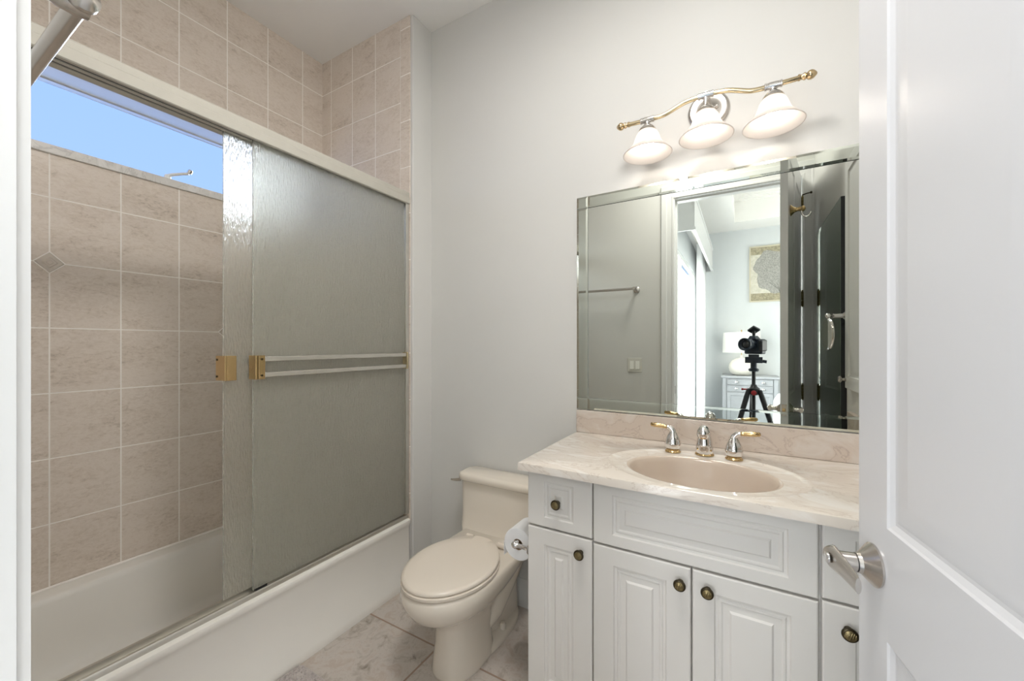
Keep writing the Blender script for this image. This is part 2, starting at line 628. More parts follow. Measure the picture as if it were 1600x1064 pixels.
def baseboard(name, p0, p1, nx, ny):
    prof = [(0, 0), (.016, 0), (.016, .085), (.013, .095), (.013, .103), (.009, .112), (.009, .120), (.004, .132), (0, .134)]
    r = [[(p[0] + nx * w, p[1] + ny * w, h) for w, h in prof] for p in (p0, p1)]
    return struct(MB().loft(r).build(name, M['trim'], smooth=25))


baseboard('baseboard_back', (XW, YB), (-.641, YB), 0, -1)
baseboard('baseboard_wing', (XW, YE + .005), (XW, YB - .017), 1, 0)
baseboard('baseboard_front', (XW, YD), (-.573, YD), 0, 1)
baseboard('baseboard_right', (XR, YD + .03), (XR, 1.20), -1, 0)

# clerestory awning window: frame, pane, crank, pale sill
win = sempty('window_1', (-2.43, (WY0 + WY1) / 2, WZ0))
f = MB()
fx0, fx1 = -2.455, -2.425
f.box(fx0, fx1, WY0, WY1, WZ0, WZ0 + .028)
f.box(fx0, fx1, WY0, WY1, WZ1 - .014, WZ1)
f.box(fx0, fx1, WY0, WY0 + .03, WZ0 + .028, WZ1 - .014)
f.box(fx0, fx1, WY1 - .03, WY1, WZ0 + .028, WZ1 - .014)
f.build('window_frame', M['vinyl'], win, bevel=.003)
B(-2.442, -2.438, WY0 + .03, WY1 - .03, WZ0 + .028, WZ1 - .014).build('window_pane', M['glass'], win)
B(fx1, XT + .010, WY0, WY1, 2.030, WZ0 + .003).build('window_sill', M['sill'], win, bevel=.004)
lin_ = MB()
lin_.box(fx1, XT + .001, WY0, WY1, WZ1 - .006, WZ1)
lin_.box(fx1, XT + .001, WY0, WY0 + .006, WZ0 + .003, WZ1 - .006)
lin_.box(fx1, XT + .001, WY1 - .006, WY1, WZ0 + .003, WZ1 - .006)
lin_.build('window_reveal', M['vinyl'], win)
kx, ky, kz = -2.33, .806, WZ0 + .004
k = MB()
k.lathe([(.013, 0), (.013, .012), (.009, .02)], (kx, ky - .012, kz), (0, 0, 1), 16)
k.tube([(kx, ky - .012, kz + .015), (kx + .015, ky + .002, kz + .022), (kx + .045, ky + .03, kz + .030), (kx + .06, ky + .048, kz + .034)], [.008, .0075, .0065, .006], 10)
kb = k.build('crank_handle', M['vinyl'], win)
MB().lathe([(.006, 0), (.010, .004), (.010, .016), (.006, .020)], (kx + .06, ky + .048, kz + .034), (.3, .2, .6), 12).build('crank_knob', M['chrome'], kb)

# ------------------------------------------------------------------ bathtub
tub = thing('bathtub', (-1.93, .83, 0), 'white alcove bathtub with a smooth apron along the bathroom floor', 'bathtub')
TY0, TY1 = YD + .007, YE - .007
XA = -1.552
ZR = .352


def rrect(x0, x1, y0, y1, r, z, n=8):
    pts = []
    for cx, cy, a0 in ((x1 - r, y0 + r, -pi / 2), (x1 - r, y1 - r, 0), (x0 + r, y1 - r, pi / 2), (x0 + r, y0 + r, pi)):
        for i in range(n + 1):
            a = a0 + (pi / 2) * i / n
            pts.append((cx + r * math.cos(a), cy + r * math.sin(a), z))
    return pts


XTb = XT + .001
rings = [rrect(XTb, XA + .006, TY0, TY1, .004, 0), rrect(XTb, XA + .006, TY0, TY1, .004, .038),
         rrect(XTb, XA - .006, TY0, TY1, .004, .050), rrect(XTb, XA - .006, TY0, TY1, .006, ZR - .05),
         rrect(XTb, XA + .000, TY0, TY1, .008, ZR - .030), rrect(XTb, XA + .006, TY0, TY1, .008, ZR - .014),
         rrect(XTb, XA + .003, TY0, TY1, .008, ZR - .004), rrect(XTb, XA - .008, TY0, TY1, .008, ZR),
         rrect(XTb + .070, XA - .085, TY0 + .07, TY1 - .07, .12, ZR), rrect(XTb + .080, XA - .097, TY0 + .08, TY1 - .08, .12, ZR - .006),
         rrect(XTb + .088, XA - .106, TY0 + .09, TY1 - .088, .12, ZR - .025), rrect(XTb + .105, XA - .125, TY0 + .13, TY1 - .12, .12, .20),
         rrect(XTb + .125, XA - .145, TY0 + .18, TY1 - .15, .13, .10), rrect(XTb + .16, XA - .18, TY0 + .22, TY1 - .19, .13, .065),
         rrect(XTb + .24, XA - .26, TY0 + .34, TY1 - .30, .10, .055)]
MB().loft(rings).build('basin', M['tub'], tub, smooth=50)
MB().lathe([(.028, 0), (.028, .003), (.022, .004)], (-1.93, 1.25, .0555), (0, 0, 1), 24).build('drain', M['chrome'], tub)
MB().tube([(XT + .0068, TY0 + .01, ZR + .003), (XT + .0068, TY1 - .005, ZR + .003)], .005, 10).build('sealant_bead', M['grout'], tub)

# ------------------------------------------------------------------ shower door frame and its two sliding panels
fr = thing('shower_door_frame', (-1.59, .83, ZR), 'silver metal sliding door frame fixed along the bathtub rim', 'shower door frame')
h0, h1 = YD + .007, YE - .010
prof = [(-1.556, 2.050), (-1.553, 2.053), (-1.553, 2.084), (-1.557, 2.088), (-1.557, 2.108), (-1.561, 2.113), (-1.628, 2.113), (-1.632, 2.109), (-1.632, 2.050),
        (-1.6045, 2.050), (-1.6045, 2.080), (-1.5935, 2.080), (-1.5935, 2.050), (-1.579, 2.050), (-1.579, 2.080), (-1.568, 2.080), (-1.568, 2.050)]
MB().loft([[(x, y, z) for x, z in prof] for y in (h0, h1)]).build('header', M['header'], fr, smooth=35)
for xa, xb, ye in ((-1.6043, -1.5937, .700), (-1.5788, -1.5682, .786)):
    B(xa, xb, h0 + .001, ye, 2.053, 2.0798).build('slot_shade_fill', M['slot_shade'], fr)  # dark filler strips: the shade inside the open channels put into colour
prof = [(-1.568, ZR + .0005), (-1.568, ZR + .012), (-1.572, ZR + .018), (-1.580, ZR + .018), (-1.580, ZR + .007), (-1.602, ZR + .007), (-1.602, ZR + .026), (-1.612, ZR + .026), (-1.616, ZR + .0005)]
MB().loft([[(x, y, z) for x, z in prof] for y in (h0, h1)]).build('bottom_track', M['alu'], fr, smooth=35)
for y0, y1 in ((h1 - .022, h1), (h0, h0 + .022)):
    j = MB()
    j.box(-1.566, -1.560, y0, y1, ZR + .028, 2.050)
    j.box(-1.614, -1.608, y0, y1, ZR + .028, 2.050)
    j.box(-1.608, -1.566, y0 if y0 < .5 else y1 - .005, y0 + .005 if y0 < .5 else y1, ZR + .028, 2.050)
    j.build('wall_jamb', M['alu'], fr, bevel=.001)
B(-1.588, -1.575, .800, .842, ZR + .009, ZR + .030).build('panel_guide', M['black'], fr, bevel=.001)


def shower_panel(x, y0, y1, label, bars_out):
    t = thing('shower_door', (x, (y0 + y1) / 2, ZR + .012), label, 'shower door', 'sliding glass shower doors')
    z0, z1 = ZR + .030, 2.068
    p = MB()
    p.box(x - .003, x + .003, y0, y1, z0, z1)
    gp = p.build('glass_panel', M['glass_rain'], t)
    gp.data.materials.append(M['glass_plain'])
    for f_ in gp.data.polygons:                      # cast texture on the room side only
        f_.material_index = 0 if f_.normal.x > .9 else 1
    edge = MB()
    edge.box(x - .004, x + .004, y0, y1, z1, z1 + .010)
    edge.build('hanger_rail', M['alu'], t)
    s = 1 if bars_out else -1
    ya, yb_ = y0 + .010, y1 - .008
    for cy, g in ((ya, True), (yb_, False)):
        b = MB()
        b.box(x + s * .0035 if s > 0 else x - .036, x + .036 if s > 0 else x - .0035, cy - .008, cy + .016 if g else cy + .004, 1.164, 1.252)
        if g:
            b.box(x - .012 if s > 0 else x + .0035, x - .0035 if s > 0 else x + .030, cy - .010, cy + .020, 1.164, 1.252)
            b.box(x - .012 if s > 0 else x - .036, x + .036 if s > 0 else x + .030, cy - .018, cy - .0105, 1.164, 1.252)
        br = b.build('bar_bracket', M['brass'] if g else M['palebrass'], t, bevel=.0015)
        if g:
            sc = MB()
            for zz in (1.178, 1.238):
                sc.lathe([(.004, 0), (.004, .002), (.001, .003)], (x + .036, cy + .004, zz) if s > 0 else (x - .026, cy - .018, zz), (1, 0, 0) if s > 0 else (0, -1, 0), 10)
            sc.build('screw', M['antique'], br)
    for zz in (1.170, 1.229):
        xx = x + s * .020
        B(xx - .012, xx + .012, ya + .017, yb_ - .009, zz, zz + .018).build('towel_bar', M['alu'], t, bevel=.002)
    return t


shower_panel(-1.5735, .789, 1.552, 'outer sliding glass shower door of rippled glass with two silver towel bars', True)
shower_panel(-1.5990, .703, 1.535, 'inner sliding glass shower door peeking out left behind the outer one', False)

# ------------------------------------------------------------------ towel bar, switch plate on the door wall
tb = thing('towel_bar', (-1.06, YD, 1.745), 'satin nickel towel bar high on the wall beside the doorway', 'towel bar')
MB().tube([(-1.365, .166, 1.745), (-.768, .166, 1.745)], .0105, 20).build('bar', M['nickel'], tb)
for x in (-1.37, -.765):
    p = MB()
    p.lathe([(.026, .0005), (.026, .006), (.020, .010), (.011, .018), (.010, .070), (.014, .080), (.015, .098), (.013, .108)], (x, YD, 1.745), (0, 1, 0), 24)
    p.build('post', M['nickel'], tb)
    s = 1 if x > -1 else -1
    MB().lathe([(.0135, 0), (.0165, .004), (.0165, .012), (.010, .018), (.003, .021)], (x + s * .012, .166, 1.745), (s, 0, 0), 20).build('end_cap', M['nickel'], tb)
sw = thing('light_switch', (-.78, YD, 1.12), 'white double rocker light switch plate near the door casing', 'light switch')
B(-.838, -.722, YD + .0004, YD + .006, 1.062, 1.178).build('switch_plate', M['plate'], sw, bevel=.002)
for x in (-.803, -.757):
    MB().add([(x - .016, YD + .006, 1.086), (x + .016, YD + .006, 1.086), (x + .016, YD + .006, 1.154), (x - .016, YD + .006, 1.154),
              (x - .016, YD + .011, 1.086), (x + .016, YD + .011, 1.086), (x + .016, YD + .0075, 1.154), (x - .016, YD + .0075, 1.154)],
             [(0, 1, 2, 3), (4, 5, 6, 7), (0, 1, 5, 4), (1, 2, 6, 5), (2, 3, 7, 6), (3, 0, 4, 7)]).build('rocker', M['switch'], sw, bevel=.0008)

# ------------------------------------------------------------------ toilet (one piece, almond)
toi = thing('toilet', (-1.004, 1.40, 0), 'almond one-piece toilet with closed lid standing between bathtub and vanity', 'toilet')
TX = -1.004


def egg(yf, yb, hw, z, n=48, p=2.0, pb=3.2, hb=None, cx=TX):
    """closed outline: rounded nose towards -y, squarer back; hb = half width at the back"""
    hb = hw if hb is None else hb
    ym = yf + min(.24, (yb - yf) * .52)
    pts = []
    for i in range(n):
        a = 2 * pi * i / n
        c, s = math.cos(a), math.sin(a)
        if s < 0:
            x = hw * math.copysign(abs(c) ** (2 / p), c)
            y = ym - (ym - yf) * abs(s) ** (2 / p)
        else:
            yy = abs(s) ** (2 / pb)
            y = ym + (yb - ym) * yy
            ww = hw + (hb - hw) * (yy ** 1.6)
            x = ww * math.copysign(abs(c) ** (2 / pb), c)
        pts.append((cx + x, y, z))
    return pts


b = MB()
R = [egg(1.180, 1.46, .098, 0, p=2.4), egg(1.176, 1.46, .100, .012, p=2.4), egg(1.182, 1.45, .094, .05, p=2.4), egg(1.188, 1.45, .087, .12, p=2.3),
     egg(1.186, 1.46, .085, .18, p=2.2), egg(1.176, 1.50, .088, .212), egg(1.140, 1.56, .108, .236, hb=.09), egg(1.095, 1.62, .136, .262, hb=.11),
     egg(1.058, 1.66, .160, .292, hb=.135), egg(1.036, 1.69, .175, .325, hb=.165), egg(1.028, 1.705, .181, .352, hb=.19), egg(1.030, 1.712, .181, .376, hb=.205),
     egg(1.036, 1.714, .177, .388, hb=.206), egg(1.046, 1.712, .168, .393, hb=.200)]
b.loft(R)
# rear trapway body and the foot flange
for sx_ in (-1, 1):
    b.tube([(TX + sx_ * .052, 1.40, .10), (TX + sx_ * .060, 1.46, .13), (TX + sx_ * .066, 1.55, .21), (TX + sx_ * .070, 1.62, .28), (TX + sx_ * .06, 1.66, .36)], [.030, .040, .044, .046, .04], 16)
b.loft([egg(1.40, 1.70, .072, .0, pb=4), egg(1.40, 1.70, .066, .15, pb=4), egg(1.42, 1.70, .075, .30, pb=4), egg(1.42, 1.70, .12, .36, pb=4)])
b.loft([egg(1.24, 1.705, .104, 0, pb=2.6), egg(1.24, 1.705, .104, .018, pb=2.6), egg(1.25, 1.700, .098, .028, pb=2.6), egg(1.27, 1.695, .07, .036, pb=2.6)])
b.build('bowl', M['almond'], toi, smooth=60)


def rbox(x0, x1, y0, y1, r, z):
    return rrect(x0, x1, y0, y1, r, z, 6)


t = MB()
t.loft([rbox(TX - .205, TX + .205, 1.55, 1.714, .05, .375), rbox(TX - .222, TX + .222, 1.568, 1.714, .05, .40), rbox(TX - .226, TX + .226, 1.583, 1.714, .045, .43),
        rbox(TX - .229, TX + .229, 1.590, 1.714, .042, .48), rbox(TX - .233, TX + .233, 1.592, 1.714, .042, .6165)])
t.build('tank', M['almond'], toi, smooth=60)
t = MB()
t.loft([rbox(TX - .238, TX + .238, 1.580, 1.716, .05, .6168), rbox(TX - .244, TX + .244, 1.573, 1.718, .054, .622), rbox(TX - .245, TX + .245, 1.572, 1.718, .054, .640),
        rbox(TX - .240, TX + .240, 1.577, 1.716, .052, .650), rbox(TX - .225, TX + .225, 1.590, 1.708, .045, .6545)])
t.build('tank_lid', M['almond'], toi, smooth=60)


def lid_outline(k, z, yb=1.478):
    yf = 1.030 + (.176 - k) * 1.0
    return egg(yf, yb, k, z, pb=2.5, hb=k - .050)


s_ = MB()
s_.loft([lid_outline(.176, .3938), lid_outline(.1775, .398), lid_outline(.1775, .405), lid_outline(.172, .4085)])
s_.build('seat', M['almond_seat'], toi, smooth=50)
s_ = MB()
s_.loft([lid_outline(.170, .4105), lid_outline(.1745, .4125), lid_outline(.1755, .418), lid_outline(.173, .423), lid_outline(.162, .4262), lid_outline(.12, .428, 1.44), lid_outline(.06, .4288, 1.38)])
s_.build('seat_lid', M['almond_seat'], toi, smooth=50)
for sx_ in (-1, 1):
    MB().tube([(TX + sx_ * .085 - .018, 1.487, .405), (TX + sx_ * .085 + .018, 1.487, .405)], .012, 14).build('seat_hinge', M['almond_seat'], toi)
MB().lathe([(.014, 0), (.014, .02), (.010, .027), (.003, .029)], (TX + .080, 1.505, .030), (0, 0, 1), 18).build('bolt_cap', M['almond'], toi)
MB().lathe([(.014, 0), (.014, .02), (.010, .027), (.003, .029)], (TX - .080, 1.505, .030), (0, 0, 1), 18).build('bolt_cap', M['almond'], toi)
lv = MB()
lv.lathe([(.013, 0), (.013, .006), (.008, .010), (.008, .016)], (TX - .2315, 1.632, .600), (-1, 0, 0), 18)
lv.tube([(TX - .246, 1.634, .600), (TX - .252, 1.620, .601), (TX - .258, 1.598, .606), (TX - .266, 1.572, .614)], [.008, .009, .0075, .005], 12, sq=(.6, 1))
lv.build('flush_lever', M['chrome'], toi)

# ------------------------------------------------------------------ vanity cabinet
VX0, VX1, VY, VYB, VZ = -.639, .393, 1.201, 1.2215, .868
van = thing('vanity_cabinet', ((VX0 + VX1) / 2, 1.45, 0), 'white vanity cabinet with raised panel fronts and bronze knobs under the mirror', 'vanity')
bd = MB()
yf_ = VYB + .0006
bd.box(VX0, VX0 + .018, yf_ + .018, YB - .003, .095, .8690)
bd.box(VX1 - .018, VX1, yf_ + .018, YB - .003, .095, .8690)
bd.box(VX0 + .018, VX1 - .018, yf_ + .018, YB - .003, .095, .113)
bd.box(VX0 + .018, VX1 - .018, YB - .009, YB - .003, .113, .8690)
bd.box(VX0, VX1, yf_, yf_ + .018, .095, .8690)
bd.box(VX0 + .01, VX1 - .01, VYB + .07, YB - .003, 0, .095)
bd.box(VX1, XR - .001, VYB + .02, YB - .003, 0, .8690)
bd.build('body', M['cab'], van)
CP = [(.003, .0050), (.009, .0062), (.0125, .0035), (.017, .0035), (.021, .0060), (.036, .0058), (.041, .0012), (.045, .0008)]
knob_proto = None


def knob(x, z, parent):
    global knob_proto
    if knob_proto is None:
        k = MB()
        k.lathe([(.0085, 0), (.0085, .002), (.0058, .004), (.0055, .012), (.0085, .0145), (.0150, .0165), (.0165, .0195), (.0160, .0225), (.0135, .0245)], (0, 0, 0), (0, -1, 0), 24)
        o = k.build('knob', M['antique'])
        fc = MB()
        fc.lathe([(.0118, .0244), (.0115, .0262), (.008, .0280), (.003, .0290)], (0, 0, 0), (0, -1, 0), 24)
        for i in range(5):
            q = (i - 2) * .0042
            hgt = math.sqrt(max(.0108 ** 2 - q * q, 1e-6))
            fc.tube([(q - hgt * .25, -.0272 + abs(q) * .12, -hgt * .8), (q, -.0292 + abs(q) * .2, 0), (q + hgt * .25, -.0272 + abs(q) * .12, hgt * .8)], .0012, 8)
        c = fc.build('knob_face', M['antique_face'])
        knob_proto = (o, c)
    else:
        o, c = knob_proto[0].copy(), knob_proto[1].copy()
        o.parent = None
        o.matrix_parent_inverse = Matrix.Identity(4)
        C.objects.link(o)
        C.objects.link(c)
    o.location = (x, VY - .0002, z)
    put(o, parent)
    # the face would be a fourth level under the drawer: it belongs to the drawer beside its knob
    c.location = (x, VY - .0002, z)
    c.parent = None
    c.matrix_parent_inverse = Matrix.Identity(4)
    put(c, parent)
    return o


def front(name, x0, x1, z0, z1, ix, iz, kn=None):
    o = MB().panel(x0, x1, z0, z1, VY, VYB, ix, iz, CP).build(name, M['cab'], van, smooth=12)
    if kn:
        knob(kn[0], kn[1], o)
    return o


front('drawer', -.637, -.4095, .682, .866, .062, .032, (-.525, .772))
front('cabinet_door', -.637, -.4095, .105, .676, .062, .052, (-.446, .631))
front('false_front', -.4055, .158, .676, .866, .060, .034)
front('cabinet_door', -.4055, -.1255, .105, .670, .064, .052, (-.152, .626))
front('cabinet_door', -.1215, .158, .105, .670, .054, .052, (-.083, .626))
front('drawer', .1645, .391, .682, .866, .062, .032, (.278, .772))
front('cabinet_door', .1645, .391, .105, .676, .062, .052, (.213, .624))

# ------------------------------------------------------------------ countertop with moulded basin
ct = thing('countertop', (-.12, 1.45, .870), 'cream marble vanity countertop with an oval basin and backsplash', 'countertop')
ZC, CX0, CX1, CY0, CY1 = .896, -.657, XR - .0015, 1.167, YB - .0015
bx, by, ba, bb = -.120, 1.369, .208, .150
NS = 96


def ell(a, b_, cy, z):
    return [(bx + a * math.cos(2 * pi * i / NS), cy + b_ * math.sin(2 * pi * i / NS), z) for i in range(NS)]


def rect_ring(x0, x1, y0, y1, z):
    out = []
    for i in range(NS):
        a = 2 * pi * i / NS
        dx, dy = math.cos(a), math.sin(a)
        ts = []
        if dx > 1e-9:
            ts.append((x1 - bx) / dx)
        if dx < -1e-9:
            ts.append((x0 - bx) / dx)
        if dy > 1e-9:
            ts.append((y1 - by) / dy)
        if dy < -1e-9:
            ts.append((y0 - by) / dy)
        q = min(ts)
        out.append([bx + dx * q, by + dy * q, z])
    for c in ((x0, y0), (x1, y0), (x1, y1), (x0, y1)):      # snap the nearest ring points to the corners
        j = min(range(NS), key=lambda i: (out[i][0] - c[0]) ** 2 + (out[i][1] - c[1]) ** 2)
        out[j][0], out[j][1] = c
    return [tuple(p) for p in out]


def between(A, Bq, k, z):
    return [(a[0] + (b_[0] - a[0]) * k, a[1] + (b_[1] - a[1]) * k, z) for a, b_ in zip(A, Bq)]


outer = rect_ring(CX0, CX1, CY0, CY1, ZC)
inner = rect_ring(CX0 + .004, CX1, CY0 + .004, CY1, ZC)
e0 = ell(ba + .012, bb + .012, by, ZC - .0015)


def ring_line(k, dz):                                     # the faint moulded ridge round the bowl
    e = ell(.285 + k, .212 + k, by + .018, ZC)
    o2 = []
    for p, q in zip(e, inner):
        y = max(p[1], CY0 + .012)
        fade = min(1.0, max(0.0, (y - CY0 - .012) / .05))
        o2.append((p[0], y, ZC + dz * fade))
    return o2


top = MB()
top.loft([[(p[0], p[1], .8702) for p in rect_ring(CX0, CX1, CY0, CY1, ZC)], [(p[0], p[1], ZC - .004) for p in outer],
          [(p[0], p[1], ZC - .0012) for p in rect_ring(CX0 + .0012, CX1, CY0 + .0012, CY1, ZC)], inner,
          ring_line(.012, 0), ring_line(.006, .0022), ring_line(0, .0030), ring_line(-.007, .0006), ring_line(-.020, -.0012), e0], False, False)
top.build('top', M['marble'], ct, smooth=30)
bas = MB()
bas.loft([e0, ell(ba + .005, bb + .005, by, ZC - .003), ell(ba, bb, by, ZC - .008), ell(ba - .006, bb - .006, by, ZC - .020), ell(ba - .018, bb - .016, by, ZC - .055),
          ell(ba - .045, bb - .036, by, ZC - .095), ell(ba - .085, bb - .065, by + .004, ZC - .122), ell(.07, .05, by + .01, ZC - .134), ell(.022, .022, by + .015, ZC - .137)], False, True)
bas.build('basin', M['basin'], ct, smooth=60)
MB().lathe([(.021, 0), (.021, .003), (.016, .004)], (bx, by + .015, ZC - .1368), (0, 0, 1), 20).build('drain', M['chrome'], ct)
B(CX0 + .001, CX1, YB - .021, YB - .0015, ZC + .0003, .9955).build('backsplash', M['splash'], ct, bevel=.002)
B(XR - .0205, XR - .0015, CY0 + .004, YB - .0215, ZC + .0003, .9955).build('side_splash', M['splash'], ct, bevel=.002)

# ------------------------------------------------------------------ faucet (widespread: spout and two lever valves)
fa = thing('faucet', (bx, 1.574, ZC), 'chrome and brass widespread faucet behind the oval basin', 'faucet')
zf = ZC + .0006
sp = MB()
sy = 1.588
sp.lathe([(.027, .009), (.0285, .014), (.0290, .022), (.0280, .032), (.0250, .050), (.0215, .066), (.0185, .078)], (bx, sy - .004, zf), (0, -.10, 1), 32)
path = [(bx, sy - .004, zf + .060), (bx, sy - .009, zf + .078), (bx, sy - .020, zf + .090), (bx, sy - .038, zf + .094), (bx, sy - .054, zf + .088)]
sp.tube(path, [.0150, .0165, .0175, .0170, .0150], 24)
sp.lathe([(.0205, -.016), (.0220, -.009), (.0208, .003), (.015, .013), (.006, .018)], (bx, sy - .050, zf + .088), (0, -.35, .94), 28)
so = sp.build('spout', M['chrome'], fa, smooth=60)
MB().lathe([(.0315, 0), (.0315, .002), (.0285, .005), (.0275, .0075), (.0282, .0095)], (bx, sy - .002, zf), (0, 0, 1), 32).build('spout_ring', M['brass'], fa)
MB().lathe([(.0135, 0), (.0135, .004), (.010, .005)], (bx, sy - .055, zf + .0745), (0, .25, -1), 20).build('aerator', M['brass'], fa)
for hx, sg in ((-.225, -1), (-.027, 1)):
    hy = 1.572
    v = MB()
    v.lathe([(.0215, .0085), (.0262, .0165), (.0288, .029), (.0288, .034), (.0262, .0365), (.0268, .040), (.0222, .052), (.0165, .063), (.0115, .072), (.0095, .078)], (hx, hy, zf), (0, 0, 1), 32)
    v.tube([(hx - sg * .002, hy, zf + .066), (hx + sg * .001, hy, zf + .078), (hx + sg * .010, hy - .001, zf + .087), (hx + sg * .020, hy - .002, zf + .089)], [.0115, .0105, .0085, .0065], 18)
    vo = v.build('valve_handle', M['chrome'], fa, smooth=60)
    MB().lathe([(.0275, 0), (.0275, .002), (.0240, .0045), (.0225, .0075), (.0235, .0100)], (hx, hy, zf), (0, 0, 1), 32).build('valve_ring', M['brass'], fa)
    MB().lathe([(.0060, 0), (.0078, .003), (.0068, .006), (.0074, .012), (.0082, .030), (.0086, .046), (.0066, .050), (.0080, .053), (.0062, .058), (.003, .060)],
               (hx + sg * .019, hy - .002, zf + .089), (sg, -.10, .10), 20).build('lever', M['brass'], vo)

# ------------------------------------------------------------------ toilet paper holder + roll on the vanity's side
tp = thing('toilet_paper_holder', (VX0, 1.30, .582), 'chrome toilet paper holder on the side of the vanity cabinet', 'toilet paper holder')
pz, px = .582, -.700
for y in (1.222, 1.372):
    p = MB()
    p.lathe([(.018, .0005), (.018, .004), (.011, .009), (.0075, .016), (.0075, .046), (.010, .052)], (VX0, y, pz), (-1, 0, 0), 20)
    p.lathe([(.005, -.012), (.011, -.008), (.013, 0), (.011, .007), (.006, .011)], (px, y, pz), (0, -1 if y < 1.3 else 1, 0), 20)
    p.build('post', M['chrome'], tp)
MB().tube([(px, 1.232, pz), (px, 1.362, pz)], .0085, 14).build('roller', M['chrome'], tp)
ro = thing('toilet_paper_roll', (px, 1.297, pz - .058), 'white toilet paper roll hanging on the chrome holder beside the toilet', 'toilet paper')
r1, r0 = .0575, .020
y0, y1 = 1.244, 1.350
rg = MB()
N = 48
cir = lambda r, y: [(px + r * math.cos(2 * pi * i / N), y, pz - .0093 + r * math.sin(2 * pi * i / N)) for i in range(N)]
rg.loft([cir(r0, y0), cir(r1 - .002, y0), cir(r1, y0 + .002), cir(r1, y1 - .002), cir(r1 - .002, y1), cir(r0, y1), cir(r0, y0)], False, False)
# the loose end that hangs down the back
rg.box(px - r1 - .0015, px - r1 - .0005, y0 + .001, y1 - .001, pz - .062, pz - .011)
rg.build('paper', M['paper'], ro)
MB().loft([cir(r0 - .0003, y0 + .001), cir(r0 - .0003, y1 - .001), cir(r0 - .0018, y1 - .001), cir(r0 - .0018, y0 + .001), cir(r0 - .0003, y0 + .001)], False, False).build('core', M['core'], ro)

# ------------------------------------------------------------------ bevelled wall mirror over the vanity
mi = thing('vanity_mirror', (-.125, YB, .998), 'wide wall mirror edged with narrow mirrored strips above the marble countertop', 'mirror')
MX0, MX1, MZ0, MZ1, SW = -.657, .405, .999, 1.961, .0515
B(MX0 + .001, MX1 - .001, YB - .006, YB - .0006, MZ0 + .001, MZ1 - .001).build('glass', M['mirror'], mi)


def strip(x0, x1, z0, z1):
    bw, th = .0085, .0013
    ya, yb_ = YB - .0062, YB - .0098
    L = lambda a, y: [(x0 + a, y, z0 + a), (x1 - a, y, z0 + a), (x1 - a, y, z1 - a), (x0 + a, y, z1 - a)]
    so_ = MB().loft([L(0, yb_), L(bw, yb_ - th)], False, True).build('border_strip', M['mirror_edge'], mi, smooth=2)
    MB().loft([L(0, ya), L(0, yb_ + .0001)], True, True).build('strip_edge', M['glass_edge'], so_)


g = .0008
strip(MX0 + SW + g, MX1 - SW - g, MZ1 - SW, MZ1)
strip(MX0 + SW + g, MX1 - SW - g, MZ0, MZ0 + SW)
strip(MX0, MX0 + SW, MZ0 + SW + g, MZ1 - SW - g)
strip(MX1 - SW, MX1, MZ0 + SW + g, MZ1 - SW - g)
for x in (MX0, MX1 - SW):
    for z in (MZ0, MZ1 - SW):
        strip(x, x + SW, z, z + SW)

# ------------------------------------------------------------------ three-light vanity fixture
vl = thing('vanity_light', (-.117, YB, 2.215), 'brass and chrome three-light vanity fixture with white bell shades', 'vanity light')
LX, LY = -.117, 1.600
MB().lathe([(.074, .0006), (.074, .006), (.070, .012), (.062, .015), (.056, .013), (.040, .016), (.020, .022), (.014, .030), (.012, .10), (.014, .118)], (LX, YB, 2.205), (0, -1, 0), 40).build('backplate', M['nickel'], vl)
for dx in (-.03, .03):
    MB().lathe([(.008, 0), (.008, .006), (.004, .011), (.001, .012)], (LX + dx, YB - .016, 2.205), (0, -1, 0), 14).build('cap_nut', M['chrome'], vl)
bar = []
pr = [(-.295, 2.168), (-.26, 2.167), (-.205, 2.166), (-.165, 2.166), (-.135, 2.170), (-.10, 2.183), (-.07, 2.193), (-.035, 2.197), (0, 2.1975)]
pts = pr + [(-x, z) for x, z in pr[:-1][::-1]]


def smooth_path(P, k=4):
    out = []
    for i in range(len(P) - 1):
        p0, p1, p2, p3 = (Vector(P[max(i - 1, 0)]), Vector(P[i]), Vector(P[i + 1]), Vector(P[min(i + 2, len(P) - 1)]))
        for j in range(k):
            t = j / k
            out.append(tuple(.5 * ((2 * p1) + (p2 - p0) * t + (2 * p0 - 5 * p1 + 4 * p2 - p3) * t * t + (3 * p1 - p0 - 3 * p2 + p3) * t ** 3)))
    out.append(tuple(P[-1]))
    return out


